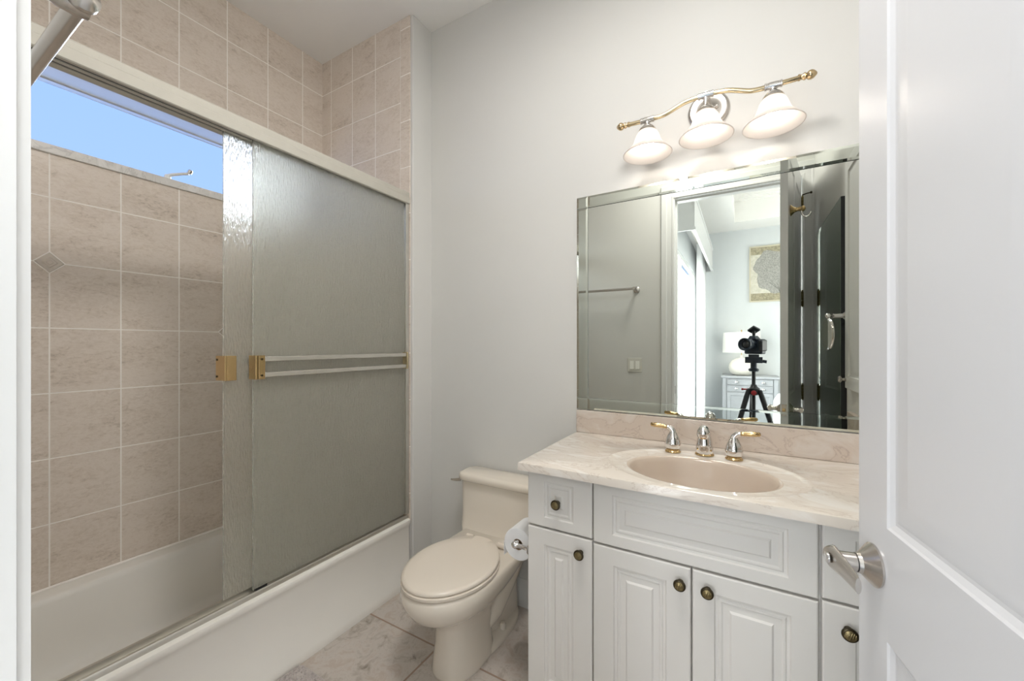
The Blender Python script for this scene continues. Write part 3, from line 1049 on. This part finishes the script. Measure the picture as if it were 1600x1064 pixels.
bar = smooth_path([(LX + x, LY, z) for x, z in pts])
MB().tube(bar, .0082, 18).build('bar', M['palebrass'], vl)
for s, z in ((-1, 2.168), (1, 2.168)):
    MB().lathe([(.0105, -.022), (.0105, -.017), (.0085, -.015), (.0085, -.010), (.0115, -.006), (.0115, -.002), (.008, 0), (.0135, .006), (.0150, .013), (.0125, .020), (.007, .026), (.003, .029)],
               (LX + s * .295, LY, z), (s, 0, 0), 20).build('finial', M['goldtone'], vl)
for i, (dx, zz) in enumerate(((-.205, 2.166), (0, 2.1975), (.205, 2.166))):
    x = LX + dx
    cl = MB()
    cl.lathe([(.0105, -.026), (.0125, -.025), (.0125, -.020), (.0108, -.019), (.0108, -.014), (.0122, -.013), (.0122, .013), (.0108, .014), (.0108, .019), (.0125, .020), (.0125, .025), (.0105, .026)], (x, LY, zz), (1, 0, 0), 20)
    cl.lathe([(.010, -.020), (.008, 0)], (x, LY, zz - .003), (0, 0, 1), 16)
    cl.build('collar', M['chrome'], vl)
    zt = 2.127 if dx else 2.140
    cup = MB()
    cup.lathe([(.0085, zz - .020 - zt), (.012, .036), (.013, .030), (.020, .024), (.026, .016), (.031, .008), (.033, -.002), (.031, -.002), (.028, .008), (.018, .018)] if False else
              [(.0085, zz - .012 - zt), (.0105, .022), (.017, .016), (.024, .010), (.031, .002), (.0335, -.006), (.0315, -.006), (.027, .002), (.015, .008)], (x, LY, zt), (0, 0, 1), 28)
    cup.build('socket_cup', M['nickel'], vl)
    zr = zt - .094
    prof = [(.0262, .091), (.034, .086), (.0405, .076), (.0450, .063), (.0500, .048), (.0570, .035), (.0690, .022), (.0820, .010), (.0895, .002), (.0910, 0)]
    inn = [(r - .0028, h - .001) for r, h in prof[::-1]]
    MB().lathe(prof + [(.0900, -.0012)] + inn, (x, LY, zr), (0, 0, 1), 48, False, False).build('glass_shade', M['shade'], vl, smooth=60)
    bl = MB()
    bl.ball((x, LY, zr + .030), .0255, 24)
    bl.build('light_bulb', M['bulb'], vl)
    MB().lathe([(.013, .052), (.0135, .060), (.0135, .088)], (x, LY, zr), (0, 0, 1), 18).build('bulb_neck', M['trim'], vl)

# added rim that dresses the ceiling fill light as a lamp
cl = thing('added_ceiling_light', (-.30, .60, HC), 'added round flush ceiling light over the bathroom floor', 'ceiling light')
MB().lathe([(.245, -.0005), (.245, -.030), (.238, -.036), (.225, -.036), (.225, -.001)], (-.30, .60, HC), (0, 0, 1), 48, False, False).build('rim', M['chrome'], cl)

# ------------------------------------------------------------------ right wall: tall mirror, recessed cabinet, magnifying mirror
fm = thing('tall_mirror', (XR, .69, .55), 'tall narrow black-edged mirror on the wall behind the open door', 'mirror')
B(XR - .022, XR - .0006, .338, 1.052, .42, 1.990).build('backing', M['black'], fm)


def xloop(x, a):
    return [(x, .338 + a, .42 + a), (x, 1.052 - a, .42 + a), (x, 1.052 - a, 1.990 - a), (x, .338 + a, 1.990 - a)]


MB().loft([xloop(XR - .0222, .002), xloop(XR - .0226, .003), xloop(XR - .0232, .028)], True, True).build('glass', M['mirror_green'], fm, smooth=1)
md_ = thing('medicine_cabinet', (XR, 1.33, 1.12), 'white raised panel cabinet door set in the wall above the side splash', 'cabinet')
q = MB().panel(0, .52, 0, 1.02, 0, .020, .055, .055, [(.004, .006), (.012, .007), (.035, .002), (.040, .0015)], m=Matrix.Translation((XR - .0206, 1.130, 1.095)) @ Matrix.Rotation(pi / 2, 4, 'Z') @ Matrix.Scale(-1, 4, (0, 1, 0)))
mo = q.build('door', M['trim'], md_, smooth=12)
MB().lathe([(.010, 0), (.010, .002), (.006, .005), (.006, .013), (.014, .018), (.0155, .023), (.011, .028), (.003, .029)], (XR - .0210, 1.150, 1.135), (-1, 0, 0), 20).build('knob', M['nickel'], mo)
mg = thing('magnifying_mirror', (XR, 1.095, 1.425), 'small round magnifying mirror on a chrome bracket beside the tall mirror', 'mirror')
a = MB()
a.lathe([(.030, .0006), (.030, .006), (.022, .012), (.012, .022), (.012, .055), (.015, .060)], (XR, 1.095, 1.425), (-1, 0, 0), 24)
a.tube([(XR - .055, 1.095, 1.425), (XR - .078, 1.130, 1.425), (.335, 1.150, 1.424)], .007, 12)
a.ball((.335, 1.150, 1.424), .011, 16)
a.build('bracket', M['chrome'], mg)
mc = (.335, 1.150, 1.340)
ax = Vector((-.990, .135, 0))
MB().lathe([(.068, -.006), (.073, -.004), (.075, 0), (.073, .004), (.068, .006)], mc, ax, 40).build('rim', M['chrome'], mg)
MB().lathe([(.067, 0), (.067, .0066)], mc, ax, 40).build('glass', M['mirror'], mg)

# ------------------------------------------------------------------ the open bathroom door
DW, DT, DH = .815, .035, 2.435
DA = math.atan2(.1395, .804)                 # swing past square
hinge = Vector((.311, .083, .010))
door = sempty('door_1', hinge, DA)           # local: +y runs along the leaf to its free edge, +x through its thickness
xs = [0, .0885, .3575, .4575, .7235, DW]     # measured from the free edge
zs = [0, .24, .836, 1.006, 2.29, DH]
dm = MB()


def P3(u, tt, z):
    return (tt, DW - u, z)


SP = [(.003, .0025), (.010, .0060), (.015, .0062), (.022, .0050), (.030, .0048), (.046, .0022), (.050, .0022)]
for side in (0, 1):
    t0 = 0 if side == 0 else DT
    sg = 1 if side == 0 else -1
    for i in range(5):
        for j in range(5):
            u0, u1, z0, z1 = xs[i], xs[i + 1], zs[j], zs[j + 1]
            L = lambda a, d: [P3(u0 + a, t0 + sg * d, z0 + a), P3(u1 - a, t0 + sg * d, z0 + a), P3(u1 - a, t0 + sg * d, z1 - a), P3(u0 + a, t0 + sg * d, z1 - a)]
            if i in (1, 3) and j in (1, 3):
                dm.loft([L(0, 0)] + [L(a, d) for a, d in SP], False, True)
            else:
                dm.add(L(0, 0), [(0, 1, 2, 3)])
for u in (0, DW):
    for j in range(5):
        dm.add([P3(u, 0, zs[j]), P3(u, DT, zs[j]), P3(u, DT, zs[j + 1]), P3(u, 0, zs[j + 1])], [(0, 1, 2, 3)])
for z in (0, DH):
    for i in range(5):
        dm.add([P3(xs[i], 0, z), P3(xs[i], DT, z), P3(xs[i + 1], DT, z), P3(xs[i + 1], 0, z)], [(0, 1, 2, 3)])
dm.build('door_leaf', M['doorp'], door, smooth=12, local=True)
zl = .933
for s in (-1, 1):
    t0 = -.0004 if s < 0 else DT + .0004
    yy = DW - .053
    h = MB()
    h.lathe([(.0325, 0), (.0330, .003), (.0300, .006), (.0160, .019), (.0150, .024)], (t0, yy, zl), (s, 0, 0), 36)
    ho = h.build('lever_handle', M['nickel'], door, smooth=35, local=True)
    n_ = MB()
    n_.lathe([(.0140, .0238), (.0140, .0252)], (t0, yy, zl), (s, 0, 0), 30)
    put(n_.build('neck_ring', M['black']), ho, True)
    n_ = MB()
    n_.lathe([(.0138, .0252), (.0138, .050)], (t0, yy, zl), (s, 0, 0), 30)
    # blade: thin at its tip, pointing along the leaf to the hinges
    rings = []
    for k in range(11):
        q = k / 10
        yv = yy + .018 - q * .088
        hw = .0205 * (1 - .42 * q) if k else .013
        th = .0095 * (1 - .60 * q)
        xx = t0 + s * (.053 - .010 * math.sin(q * pi * .5) + .004 * q)
        zz = zl - .004 * q
        rings.append([(xx + s * th * math.cos(2 * pi * j / 16), yv, zz + hw * math.sin(2 * pi * j / 16)) for j in range(16)])
    n_.loft(rings)
    put(n_.build('lever', M['nickel'], smooth=45), ho, True)
    n_ = MB()
    n_.lathe([(.0085, .0600), (.0085, .0630), (.006, .0640)], (t0, yy + .002, zl), (s, 0, 0), 20)
    put(n_.build('lock_button', M['chrome']), ho, True)
MB().box(.006, .029, DW + .0003, DW + .0016, zl - .030, zl + .030).build('latch_plate', M['nickel'], door, local=True)
MB().box(.011, .024, DW + .0017, DW + .010, zl - .008, zl + .008).build('latch_bolt', M['brass'], door, local=True, bevel=.002)
for hz in (.30, .960, 1.60, 2.25):
    hh = MB()
    for kk in range(5):
        hh.lathe([(.0068, kk * .0205), (.0072, kk * .0205 + .001), (.0072, kk * .0205 + .018), (.0068, kk * .0205 + .019)], (DT + .006, -.006, hz - .055), (0, 0, 1), 14)
    hh.lathe([(.003, -.005), (.004, 0), (.004, .104), (.006, .106), (.003, .112)], (DT + .006, -.006, hz - .055), (0, 0, 1), 10)
    hh.box(.004, DT + .001, -.0022, -.0003, hz - .05, hz + .05)
    hg_ = hh.build('hinge', M['hinge'], door, local=True)
    if hz > 2:
        st = MB()
        st.tube([(DT + .006, -.006, hz + .060), (DT + .030, .004, hz + .062), (DT + .052, .014, hz + .060)], .004, 10)
        st.lathe([(.004, 0), (.008, .003), (.008, .010), (.005, .012)], (DT + .050, .013, hz + .060), (.9, .4, 0), 12)
        put(st.build('hinge_stop', M['antique']), hg_, True)
rh = MB()
rx, ry, rz_ = DT + .0005, DW - .11, 2.02
rh.lathe([(.030, 0), (.031, .003), (.026, .007), (.014, .020), (.010, .034), (.012, .040), (.012, .050), (.015, .056), (.012, .064), (.004, .068)], (rx, ry, rz_), (1, 0, 0), 28)
rho = rh.build('robe_hook', M['brass'], door, local=True)
rh = MB()
rh.tube(smooth_path([(rx + .050, ry, rz_ - .006), (rx + .052, ry, rz_ - .028), (rx + .066, ry, rz_ - .046), (rx + .084, ry, rz_ - .040), (rx + .092, ry, rz_ - .024)]), .0045, 12)
put(rh.build('hook', M['chrome'], smooth=60), rho, True)

# ------------------------------------------------------------------ bath mat
bm_ = thing('bath_mat', (-1.20, .65, 0), 'pale grey tufted bath mat lying along the foot of the bathtub', 'bath mat')
mm = MB()
mm.loft([rrect(-1.536, -.98, .34, .952, .02, .0006), rrect(-1.536, -.98, .34, .952, .02, .010), rrect(-1.530, -.986, .346, .946, .018, .013)])
mm.build('mat_base', M['mat'], bm_)
tf = MB()
for _ in range(5200):
    x = random.uniform(-1.527, -.99)
    y = random.uniform(.35, .943)
    r = .0035
    z = .0125
    hgt = random.uniform(.004, .007)
    ox, oy = random.uniform(-.003, .003), random.uniform(-.003, .003)
    tf.add([(x - r, y - r, z), (x + r, y - r, z), (x, y + r, z), (x + ox, y + oy, z + hgt)], [(0, 1, 3), (1, 2, 3), (2, 0, 3)])
tfo = tf.build('pile', M['mat'], bm_, merge=False)
tfo['kind'] = 'stuff'

# ------------------------------------------------------------------ bedroom seen in the mirror
BXL, BXR = -.64, 3.0
struct(B(BXL - .1, BXR + .1, BY - .1, YDB, -.08, 0).build('floor_bedroom', M['carpet']))
TX0, TX1, TYa, TYb = -.11, 2.5, -3.22, -.75
cb = MB()
cb.box(BXL - .1, TX0, BY - .1, YDB, HC, HC + .5)
cb.box(TX1, BXR + .1, BY - .1, YDB, HC, HC + .5)
cb.box(TX0, TX1, BY - .1, TYa, HC, HC + .5)
cb.box(TX0, TX1, TYb, YDB, HC, HC + .5)
cb.box(TX0, TX1, TYa, TYb, HC + .36, HC + .5)
for k, (d, zz) in enumerate(((.05, .30), (.10, .33))):       # stepped moulding inside the tray
    cb.box(TX0, TX0 + d, TYa, TYb, HC + zz, HC + zz + .03)
    cb.box(TX1 - d, TX1, TYa, TYb, HC + zz, HC + zz + .03)
    cb.box(TX0 + d, TX1 - d, TYa, TYa + d, HC + zz, HC + zz + .03)
    cb.box(TX0 + d, TX1 - d, TYb - d, TYb, HC + zz, HC + zz + .03)
struct(cb.build('ceiling_bedroom', M['ceil']))
struct(B(BXL - .1, BXR + .1, BY - .1, BY, 0, HC).build('wall_bedroom_far', M['bedwall']))
struct(B(BXR, BXR + .1, BY, YDB, 0, HC).build('wall_bedroom_right', M['bedwall']))
struct(B(XR + .1, BXR, YDB - .001, YDB + .08, 0, HC).build('wall_bedroom_front', M['bedwall']))
bl_ = MB()
SY0, SY1, SZ = -3.25, -.95, 2.38
bl_.box(BXL - .1, BXL, BY, SY0, 0, HC)
bl_.box(BXL - .1, BXL, SY1, YDB, 0, HC)
bl_.box(BXL - .1, BXL, SY0, SY1, SZ, HC)
struct(bl_.build('wall_bedroom_left', M['bedwall']))
s3 = sempty('added_side_window', (BXR, -1.5, .4))  # unseen window added as a surround for the side fill light
s2 = MB()
for y in (-2.56, -.50):
    s2.box(BXR - .03, BXR - .001, y, y + .06, .34, 2.36)
for z in (.34, 2.30):
    s2.box(BXR - .03, BXR - .001, -2.50, -.50, z, z + .06)
s2.build('window_frame', M['vinyl'], s3)
sl = sempty('window_2', (BXL - .05, -2.1, 0))
s2 = MB()
s2.box(BXL - .045, BXL - .005, SY0, SY1, SZ - .05, SZ)
s2.box(BXL - .045, BXL - .005, SY0, SY1, 0, .03)
for y in (SY0, -1.78, SY1 - .06):
    s2.box(BXL - .045, BXL - .005, y, y + .06, .03, SZ - .05)
s2.build('window_frame', M['vinyl'], sl, bevel=.004)
B(BXL - .030, BXL - .024, SY0 + .06, SY1 - .06, .03, SZ - .05).build('window_pane', M['glass'], sl)

co = thing('cornice_box', (-.52, -2.1, 2.42), 'white cornice box above the sliding glass door', 'cornice')
c_ = MB()
c_.box(-.43, -.41, -3.45, -.82, 2.42, 2.75)
c_.box(BXL + .001, -.43, -3.45, -3.43, 2.42, 2.75)
c_.box(BXL + .001, -.43, -.84, -.82, 2.42, 2.75)
c_.box(BXL + .001, -.40, -3.46, -.81, 2.75, 2.775)
c_.box(-.41, -.402, -3.45, -.82, 2.42, 2.45)
c_.build('box', M['trim'], co, bevel=.002)
B(-.56, -.52, -3.42, -.86, 2.70, 2.745).build('curtain_rail', M['alu'], co)
cu = MB()
fro, bak = [], []
for k in range(121):
    y = -3.40 + k * (.80 / 120)
    x = -.525 + .028 * math.sin(k * .62)
    fro.append((x, y))
    bak.append((x - .004, y))
rg = fro + bak[::-1]
cu.loft([[(x, y, z) for x, y in rg] for z in (.02, 2.69)])
tag(cu.build('curtain', M['curtain'], smooth=60), 'white pleated curtain drawn aside at the sliding glass door', 'curtain')

ns = thing('nightstand', (.08, -3.45, 0), 'grey painted nightstand with round knobs under the framed print', 'nightstand')
NX0, NX1, NYf, NYb, NZ = -.275, .437, -3.22, -3.68, .83
b_ = MB()
b_.box(NX0 + .015, NX1 - .015, NYb, NYf - .012, .08, NZ - .03)
for x in (NX0 + .01, NX1 - .06):
    b_.box(x, x + .05, NYf - .05, NYf, 0, NZ - .03)
    b_.box(x, x + .05, NYb, NYb + .05, 0, .08)
b_.build('body', M['grey_wood'], ns, bevel=.003)
B(NX0 - .01, NX1 + .01, NYb, NYf + .02, NZ - .0298, NZ).build('top', M['grey_wood'], ns, bevel=.004)
R180 = Matrix.Translation((NX0 + NX1, 2 * NYf, 0)) @ Matrix.Rotation(pi, 4, 'Z')
for z0, z1 in ((.70, .785), (.605, .69)):
    dr = MB().panel(NX0 + .07, NX1 - .07, z0, z1, NYf - .004, NYf + .0115, .012, .012, [(.003, .003), (.006, .003)], m=R180).build('drawer', M['grey_wood'], ns, smooth=12)
    for x in (NX0 + .19, NX1 - .19):
        MB().lathe([(.008, 0), (.006, .008), (.016, .016), (.018, .022), (.010, .027), (.002, .028)], (x, NYf + .0045, (z0 + z1) / 2), (0, 1, 0), 18).build('knob', M['chrome'], dr)
nd = MB().panel(NX0 + .07, NX1 - .07, .10, .59, NYf - .004, NYf + .0115, .045, .045, [(.006, .008), (.010, .008)], m=R180).build('lower_door', M['grey_wood'], ns, smooth=12)
MB().lathe([(.008, 0), (.006, .008), (.016, .016), (.018, .022), (.010, .027), (.002, .028)], (.12, NYf + .0045, .50), (0, 1, 0), 18).build('knob', M['chrome'], nd)

la = thing('table_lamp', (-.02, -3.45, NZ), 'white ceramic table lamp with a drum shade on the grey nightstand', 'table lamp')
lx, ly = -.02, -3.45
MB().lathe([(.085, .0006), (.125, .015), (.160, .06), (.172, .11), (.165, .165), (.130, .215), (.075, .245), (.035, .258), (.018, .262), (.018, .30)], (lx, ly, NZ), (0, 0, 1), 40).build('lamp_base', M['lampbase'], la)
MB().lathe([(.255, .34), (.245, .64), (.2435, .64), (.2535, .34), (.255, .34)], (lx, ly, NZ), (0, 0, 1), 40, False, False).build('lamp_shade', M['linen'], la)
sp_ = MB()
sp_.lathe([(.006, .29), (.006, .665)], (lx, ly, NZ), (0, 0, 1), 10)
for k in range(3):
    a_ = 2 * pi * k / 3
    sp_.tube([(lx, ly, NZ + .635), (lx + .2435 * math.cos(a_), ly + .2435 * math.sin(a_), NZ + .635)], .003, 8)
sp_.ball((lx, ly, NZ + .67), .012, 12)
sp_.build('harp', M['brass'], la)
bb_ = MB()
bb_.ball((lx, ly + .035, NZ + .47), .03, 16)
bb_.build('light_bulb', emit('soft_bulb', (1, .95, .88, 1), 40), la)

ar = thing('framed_print', (.50, BY, 1.93), 'sepia print of a sea fan in a pale frame over the nightstand', 'framed print')
AX0, AX1, AZ0, AZ1 = .083, .92, 1.94, 2.79
f_ = MB()
f_.box(AX0, AX1, BY + .001, BY + .028, AZ0, AZ0 + .018)
f_.box(AX0, AX1, BY + .001, BY + .028, AZ1 - .018, AZ1)
f_.box(AX0, AX0 + .018, BY + .001, BY + .028, AZ0 + .018, AZ1 - .018)
f_.box(AX1 - .018, AX1, BY + .001, BY + .028, AZ0 + .018, AZ1 - .018)
f_.build('frame', M['frame'], ar)
sheet = B(AX0 + .018, AX1 - .018, BY + .001, BY + .016, AZ0 + .018, AZ1 - .018).build('sheet', M['canvas'], ar)
for z0, z1 in ((AZ1 - .13, AZ1 - .02), (AZ0 + .02, AZ0 + .13)):
    B(AX0 + .02, AX1 - .02, BY + .0161, BY + .0166, z0, z1).build('mottled_band', M['canvas_band'], sheet)
fan = MB()
fcx, fcz = .46, 2.40
out = []
for k in range(48):
    a_ = 2 * pi * k / 48
    r = .31 * (1 + .10 * math.sin(3 * a_ + 1) + .06 * math.sin(7 * a_) + .03 * math.sin(13 * a_))
    out.append((fcx + r * math.cos(a_) * 1.05, fcz + r * math.sin(a_)))
fan.loft([[(x, BY + .0167, z) for x, z in out], [(x, BY + .0172, z) for x, z in out]])
for k in range(7):
    t_ = (k - 3) * .22
    fan.tube([(fcx + .03, BY + .0172, 2.02), (fcx + .03 + .05 * t_, BY + .0172, 2.12), (fcx + .30 * t_, BY + .0172, 2.30)], [.012, .009, .004], 6, sq=(1, .2))
fan.build('sea_fan', M['fan'], sheet)

be = thing('bed', (1.2, -1.9, 0), 'bed covered in white linen beyond the tripod', 'bed')
bdq = MB()
bdq.loft([rrect(.31, 2.3, -2.60, -1.10, .10, .02), rrect(.33, 2.3, -2.58, -1.12, .10, .60), rrect(.37, 2.28, -2.54, -1.16, .10, .68), rrect(.45, 2.2, -2.46, -1.24, .10, .70)])
bdq.build('coverlet', M['bedlinen'], be, smooth=60)

# ------------------------------------------------------------------ the photographer's tripod and camera, standing in the doorway
vx, vy = -math.sin(TH), math.cos(TH)
tx, ty = -.14 * vx, -.14 * vy
tr = thing('tripod', (tx, ty, 0), 'black tripod standing in the doorway, seen in the vanity mirror', 'tripod')
hd = MB()
hd.lathe([(.030, 1.085), (.036, 1.092), (.036, 1.104), (.022, 1.112), (.022, 1.150), (.028, 1.155), (.028, 1.175)], (tx, ty, 0), (0, 0, 1), 24)
hd.box(tx - .058, tx + .058, ty - .022, ty + .022, 1.150, 1.196)
hd.box(tx - .035, tx + .035, ty - .030, ty + .030, 1.1965, 1.2155)
hd.tube([(tx + .058, ty, 1.165), (tx + .085, ty, 1.160)], .012, 12)
hd.build('pan_head', M['camblk'], tr, bevel=.002)
MB().tube([(tx, ty, .50), (tx, ty, 1.088)], .0135, 16).build('centre_column', M['black'], tr)
MB().lathe([(.030, .905), (.042, .915), (.042, .955), (.026, .968), (.018, .985)], (tx, ty, 0), (0, 0, 1), 24).build('shoulder', M['black'], tr)
MB().lathe([(.018, 0), (.018, .012), (.010, .016)], (tx, ty + .042, .925), (0, 1, 0), 16).build('lock_knob', M['red'], tr)
MB().lathe([(.006, 0), (.006, .025), (.009, .027), (.009, .040)], (tx - .042, ty, .945), (-1, 0, 0), 12).build('lock_knob', M['red'], tr)
for az in (.42, .42 + 2 * pi / 3, .42 + 4 * pi / 3):
    ca, sa = math.cos(az), math.sin(az)
    A = Vector((tx + .042 * ca, ty + .042 * sa, .945))
    Bq = Vector((tx + .34 * ca, ty + .34 * sa, .012))
    lerp = lambda t: tuple(A + (Bq - A) * t)
    lg = MB()
    lg.tube([lerp(0), lerp(.06), lerp(.44)], [.016, .019, .017], 14)
    lg.tube([lerp(.43), lerp(.47)], .021, 14)
    lg.tube([lerp(.46), lerp(.76)], .0135, 14)
    lg.tube([lerp(.75), lerp(.79)], .0175, 14)
    lg.tube([lerp(.78), lerp(.985)], .0105, 14)
    lo = lg.build('leg', M['black'], tr)
    ft = MB()
    ft.lathe([(.014, 0), (.016, .004), (.012, .022)], (Bq.x, Bq.y, .0005), (0, 0, 1), 14)
    ft.build('rubber_foot', M['black'], lo)

ca_ = thing('camera', (0, 0, 1.216), 'black camera with a wide lens mounted on the tripod in the mirror', 'camera', rz=TH)
Z0 = .077        # lens axis above the empty
bo = MB()
bo.box(-.068, .068, -.185, -.128, -.0745 + Z0, .040 + Z0)
bo.build('body', M['camblk'], ca_, local=True, bevel=.010, seg=3)
g2 = MB()
g2.box(-.078, -.052, -.180, -.100, -.050 + Z0, .030 + Z0) if False else g2.box(.050, .080, -.182, -.105, -.052 + Z0, .034 + Z0)
g2.build('hand_grip', M['black'], ca_, local=True, bevel=.010, seg=3)
g2 = MB()
g2.loft([[(-.032, -.18, .0405 + Z0), (.032, -.18, .0405 + Z0), (.032, -.112, .0405 + Z0), (-.032, -.112, .0405 + Z0)],
         [(-.018, -.165, .066 + Z0), (.018, -.165, .066 + Z0), (.018, -.118, .066 + Z0), (-.018, -.118, .066 + Z0)]])
g2.build('viewfinder_hump', M['camblk'], ca_, local=True, bevel=.004)
ln = MB()
ln.lathe([(.034, -.128), (.036, -.120), (.037, -.085), (.041, -.082), (.041, -.062), (.039, -.060), (.043, -.045), (.047, -.030), (.048, -.014), (.044, -.013), (.036, -.030), (.030, -.034)], (0, 0, Z0), (0, 1, 0), 36)
lo = ln.build('lens', M['camblk'], ca_, local=True, smooth=35)
gl = MB()
gl.lathe([(.0299, -.0338), (.024, -.029), (.014, -.0255), (.003, -.0242)], (0, 0, Z0), (0, 1, 0), 32)
put(gl.build('front_element', mat('dark_coated_glass', lin(10, 14, 22), .03, 0, var=.01, coat=1.0), smooth=60), lo, True)
tg = MB()
mt = Matrix.Translation((0, -.142, .110 + Z0)) @ Matrix.Rotation(-.6, 4, 'Y') @ Matrix.Rotation(.5, 4, 'X')
tg.box(-.030, .030, -.032, .032, -.009, .009, m=mt)
tg.tube([(0, -.142, .0665 + Z0), (0, -.142, .104 + Z0)], .011, 12)
to = tg.build('flash_trigger', M['black'], ca_, local=True, bevel=.003)
